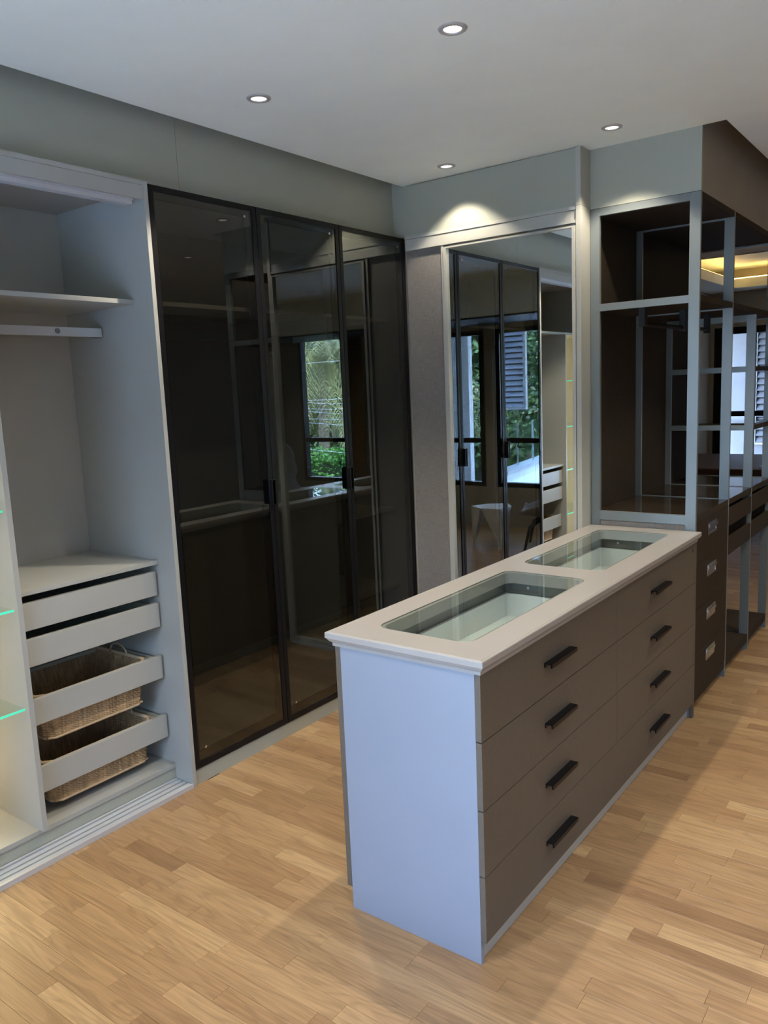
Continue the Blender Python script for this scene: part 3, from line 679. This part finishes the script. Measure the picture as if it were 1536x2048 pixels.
def louvre(x0, x1, z0, z1, y, lab, nn=14, face=1, sm='louvre_blue'):
    t = thing('louvre_shutter', lab, 'shutter', ((x0+x1)/2, y, z0))
    MB().box(x0, x0+.04, y-.03, y+.03, z0, z1).box(x1-.04, x1, y-.03, y+.03, z0, z1).box(x0+.04, x1-.04, y-.03, y+.03, z0, z0+.03).box(x0+.04, x1-.04, y-.03, y+.03, z1-.03, z1).obj('shutter_frame', 'concrete', t)
    h = (z1-z0-.06)/nn
    for i in range(nn):
        zc = z0+.03+h*(i+.5); g = MB()
        g.v = [(x0+.04, y+.028*face, zc-h*.44), (x1-.04, y+.028*face, zc-h*.44), (x1-.04, y-.022*face, zc+h*.30), (x0+.04, y-.022*face, zc+h*.30)]
        g.v += [(x_, y_-.004*face, z_) for x_, y_, z_ in g.v]; g.f = [(0, 1, 2, 3), (7, 6, 5, 4), (0, 4, 5, 1), (1, 5, 6, 2), (2, 6, 7, 3), (3, 7, 4, 0)]
        g.obj('slat', sm, t)
    MB().box(x0+.04, x1-.04, y-.028*face, y-.034*face, z0, z1).obj('backing', 'switch_dark', t)
louvre(2.60, 3.12, 1.30, 2.46, -6.7, 'blue grey louvred shutter beyond the balcony')
tag(MB().box(-5, 8.0, YF+.121, YF+1.499, 2.62, 2.72).obj('shading_canopy', 'concrete', None), 'flat canopy added to shade the far room window', 'canopy')  # canopy added, and the wall behind widened, to cut skylight here
louvre(-.15, .65, .60, 2.6, YF+1.465, 'grey louvred shutter outside the far room window', 20, -1, 'neighbour_render')
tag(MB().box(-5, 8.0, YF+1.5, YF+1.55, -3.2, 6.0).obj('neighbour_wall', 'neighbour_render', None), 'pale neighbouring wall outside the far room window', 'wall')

def leafcloud(name, blobs, n, size, m, parent=None, aspect=.45):
    mb = MB(); cols = []
    for i in range(n):
        c, r = random.choice(blobs); d = Vector((random.gauss(0, 1), random.gauss(0, 1), random.gauss(0, 1))).normalized()*(random.random()**.4)
        p = Vector((c[0]+d.x*r[0], c[1]+d.y*r[1], c[2]+d.z*r[2]))
        u = Vector((random.gauss(0, 1), random.gauss(0, 1), random.gauss(0, .6))).normalized(); v = u.cross(Vector((random.gauss(0, 1), random.gauss(0, 1), random.gauss(0, 1)))).normalized()
        s_ = size*random.uniform(.6, 1.3); k = len(mb.v)
        mb.v += [tuple(p-u*s_), tuple(p+v*s_*aspect), tuple(p+u*s_), tuple(p-v*s_*aspect)]; mb.f.append((k, k+1, k+2, k+3))
        t_ = random.random(); cols += [(t_, t_, t_, 1)]*4
    me = mb.mesh(name, m); tint_attr(me, cols); o = bpy.data.objects.new(name, me); COL.objects.link(o)
    if parent: o.parent = parent; o.matrix_parent_inverse = parent.matrix_basis.inverted()
    o['kind'] = 'stuff'
    return o
def tree(x, y, zc, r, n, lab):
    t = thing('tree', lab, 'tree', (x, y, -3.2))
    MB().tube([(x, y, -3.2), (x+.1, y, zc-r*.6), (x-.1, y+.1, zc)], .16, 8, r2=.07).obj('trunk', 'bark', t)
    for k in range(4):
        a_ = k*1.7; MB().tube([(x, y, zc-r*.7), (x+r*.7*math.cos(a_), y+r*.7*math.sin(a_), zc+r*.4*(1 if k % 2 else -.2))], .05, 6, r2=.02).obj('branch', 'bark', t)
    bl = [((x+random.uniform(-.6, .6)*r, y+random.uniform(-.6, .6)*r, zc+random.uniform(-.7, .7)*r), (r*.5, r*.5, r*.42)) for _ in range(9)]
    leafcloud('foliage', bl, n, .075, 'leaf_dark', t)
tree(4.6, -12.4, 1.5, 1.7, 12000, 'leafy tree directly beyond the balcony parapet')
tree(7.4, -16.6, 1.9, 2.0, 10000, 'leafy tree behind the louvred shutter')
tree(1.2, -17.2, 2.4, 2.1, 9000, 'leafy tree left of the balcony view')
def hedge(x0, x1, y, z0, z1, n, lab):
    t = thing('hedge', lab, 'hedge', ((x0+x1)/2, y, -3.2))
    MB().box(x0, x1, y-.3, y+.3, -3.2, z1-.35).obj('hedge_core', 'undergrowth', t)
    bl = [((x0+(x1-x0)*i/24, y, z1-.30+random.uniform(-.05, .05)), (.35, .5, .38)) for i in range(25)]
    bl += [((x0+(x1-x0)*i/24, y+.2, z1-1.0), (.35, .4, .6)) for i in range(25)]
    leafcloud('foliage', bl, n, .06, 'leaf_hedge', t)
hedge(8.3, 12.5, -11.0, -3.2, .28, 16000, 'clipped green hedge below the palms')
def palm(x, y, zc, L_, lab, nf=40):
    t = thing('palm_tree', lab, 'palm', (x, y, -3.2))
    MB().tube([(x, y, -3.2), (x+.15, y, zc*.4-1), (x, y, zc)], .20, 10, r2=.15).obj('trunk', 'bark', t)
    mb = MB(); cols = []
    for f in range(nf):
        az = f*2.399; el = random.uniform(-.5, 1.1); pts = []
        for i in range(15):
            s_ = i/14; r_ = L_*s_*math.cos(el*(1-s_*.5)); z_ = zc+L_*(s_*math.sin(el)-.95*s_*s_)
            pts.append(Vector((x+r_*math.cos(az), y+r_*math.sin(az), z_)))
        tf = random.random()
        for i in range(1, 14):
            T = (pts[i+1]-pts[i-1]).normalized(); sd_ = T.cross(Vector((0, 0, 1))).normalized()
            for sub in (0, .33, .66):
                P0 = pts[i].lerp(pts[i+1], sub); ll = L_*.26*math.sin(math.pi*min(1, (i+sub)/14*.9+.08))
                for sg in (1, -1):
                    jr = random.uniform(.7, 1.2); tip = P0+sd_*sg*ll*.75*jr+T*ll*random.uniform(.2, .8)+Vector((0, 0, -ll*random.uniform(.3, .95))); k = len(mb.v); wv = T*.022
                    mb.v += [tuple(P0-wv), tuple(P0+wv), tuple(tip)]; mb.f.append((k, k+1, k+2)); cc = min(1, max(0, tf*.6+random.random()*.4)); cols += [(cc, cc, cc, 1)]*3
    me = mb.mesh('fronds', 'leaf_palm'); tint_attr(me, cols); o = bpy.data.objects.new('fronds', me); COL.objects.link(o); o.parent = t; o.matrix_parent_inverse = t.matrix_basis.inverted(); o['kind'] = 'stuff'
palm(14.0, -15.5, 2.9, 2.3, 'nearest palm seen through the tall window')
palm(17.6, -18.0, 2.1, 2.2, 'shorter palm to the right of the nearest palm')
palm(19.4, -23.2, 4.0, 2.5, 'tallest palm behind the others')
palm(12.6, -20.6, 1.5, 2.0, 'low palm at the left of the group')
def grove(x0, x1, y, z1, n, lab):
    t = thing('tree_belt', lab, 'trees', ((x0+x1)/2, y, -3.2))
    for i in range(9):
        xx = x0+(x1-x0)*(i+.5)/9; MB().tube([(xx, y, -3.2), (xx+.3, y, z1*.6)], .2, 7, r2=.1).obj('trunk', 'bark', t)
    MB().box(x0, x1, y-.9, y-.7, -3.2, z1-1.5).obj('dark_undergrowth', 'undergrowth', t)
    bl = [((x0+(x1-x0)*i/20, y, zz+random.uniform(-.5, .5)), (1.3, 1.0, 1.1)) for i in range(21) for zz in (-1.5, 0, 1.4, 2.8, z1-1)]
    leafcloud('foliage', bl, n, .20, 'leaf_dark', t)
grove(14, 36, -29.0, 6.0, 22000, 'dense dark belt of trees behind the palms')
grove(-2, 13, -26.0, 6.0, 16000, 'dense dark belt of trees far beyond the balcony')
for i, (z, dz) in enumerate(((1.50, .0), (1.40, -.10), (1.28, -.05), (1.18, -.12), (1.05, -.04), (.92, -.10), (2.35, 0), (.28, -.10))):
    lab = ['second cable from the top of the overhead wires', 'overhead cable sagging just under the second', 'overhead cable in the middle of the bundle', 'overhead cable crossing below the middle of the bundle', 'overhead cable near the window rail', 'lowest overhead cable above the window rail', 'topmost overhead cable high over the others', 'single cable crossing in front of the hedge'][i]
    yc = -9.9-.05*i
    o = MB().tube([(6.8, yc, z+.25), (7.8, yc, z+.06), (9.0, yc, z), (10.5, yc, z-dz), (16, yc, z-dz+.25)], .0045, 5).obj('overhead_cable', 'cable', None)
    tag(o, lab, 'cable', 'overhead cables outside the palm window')
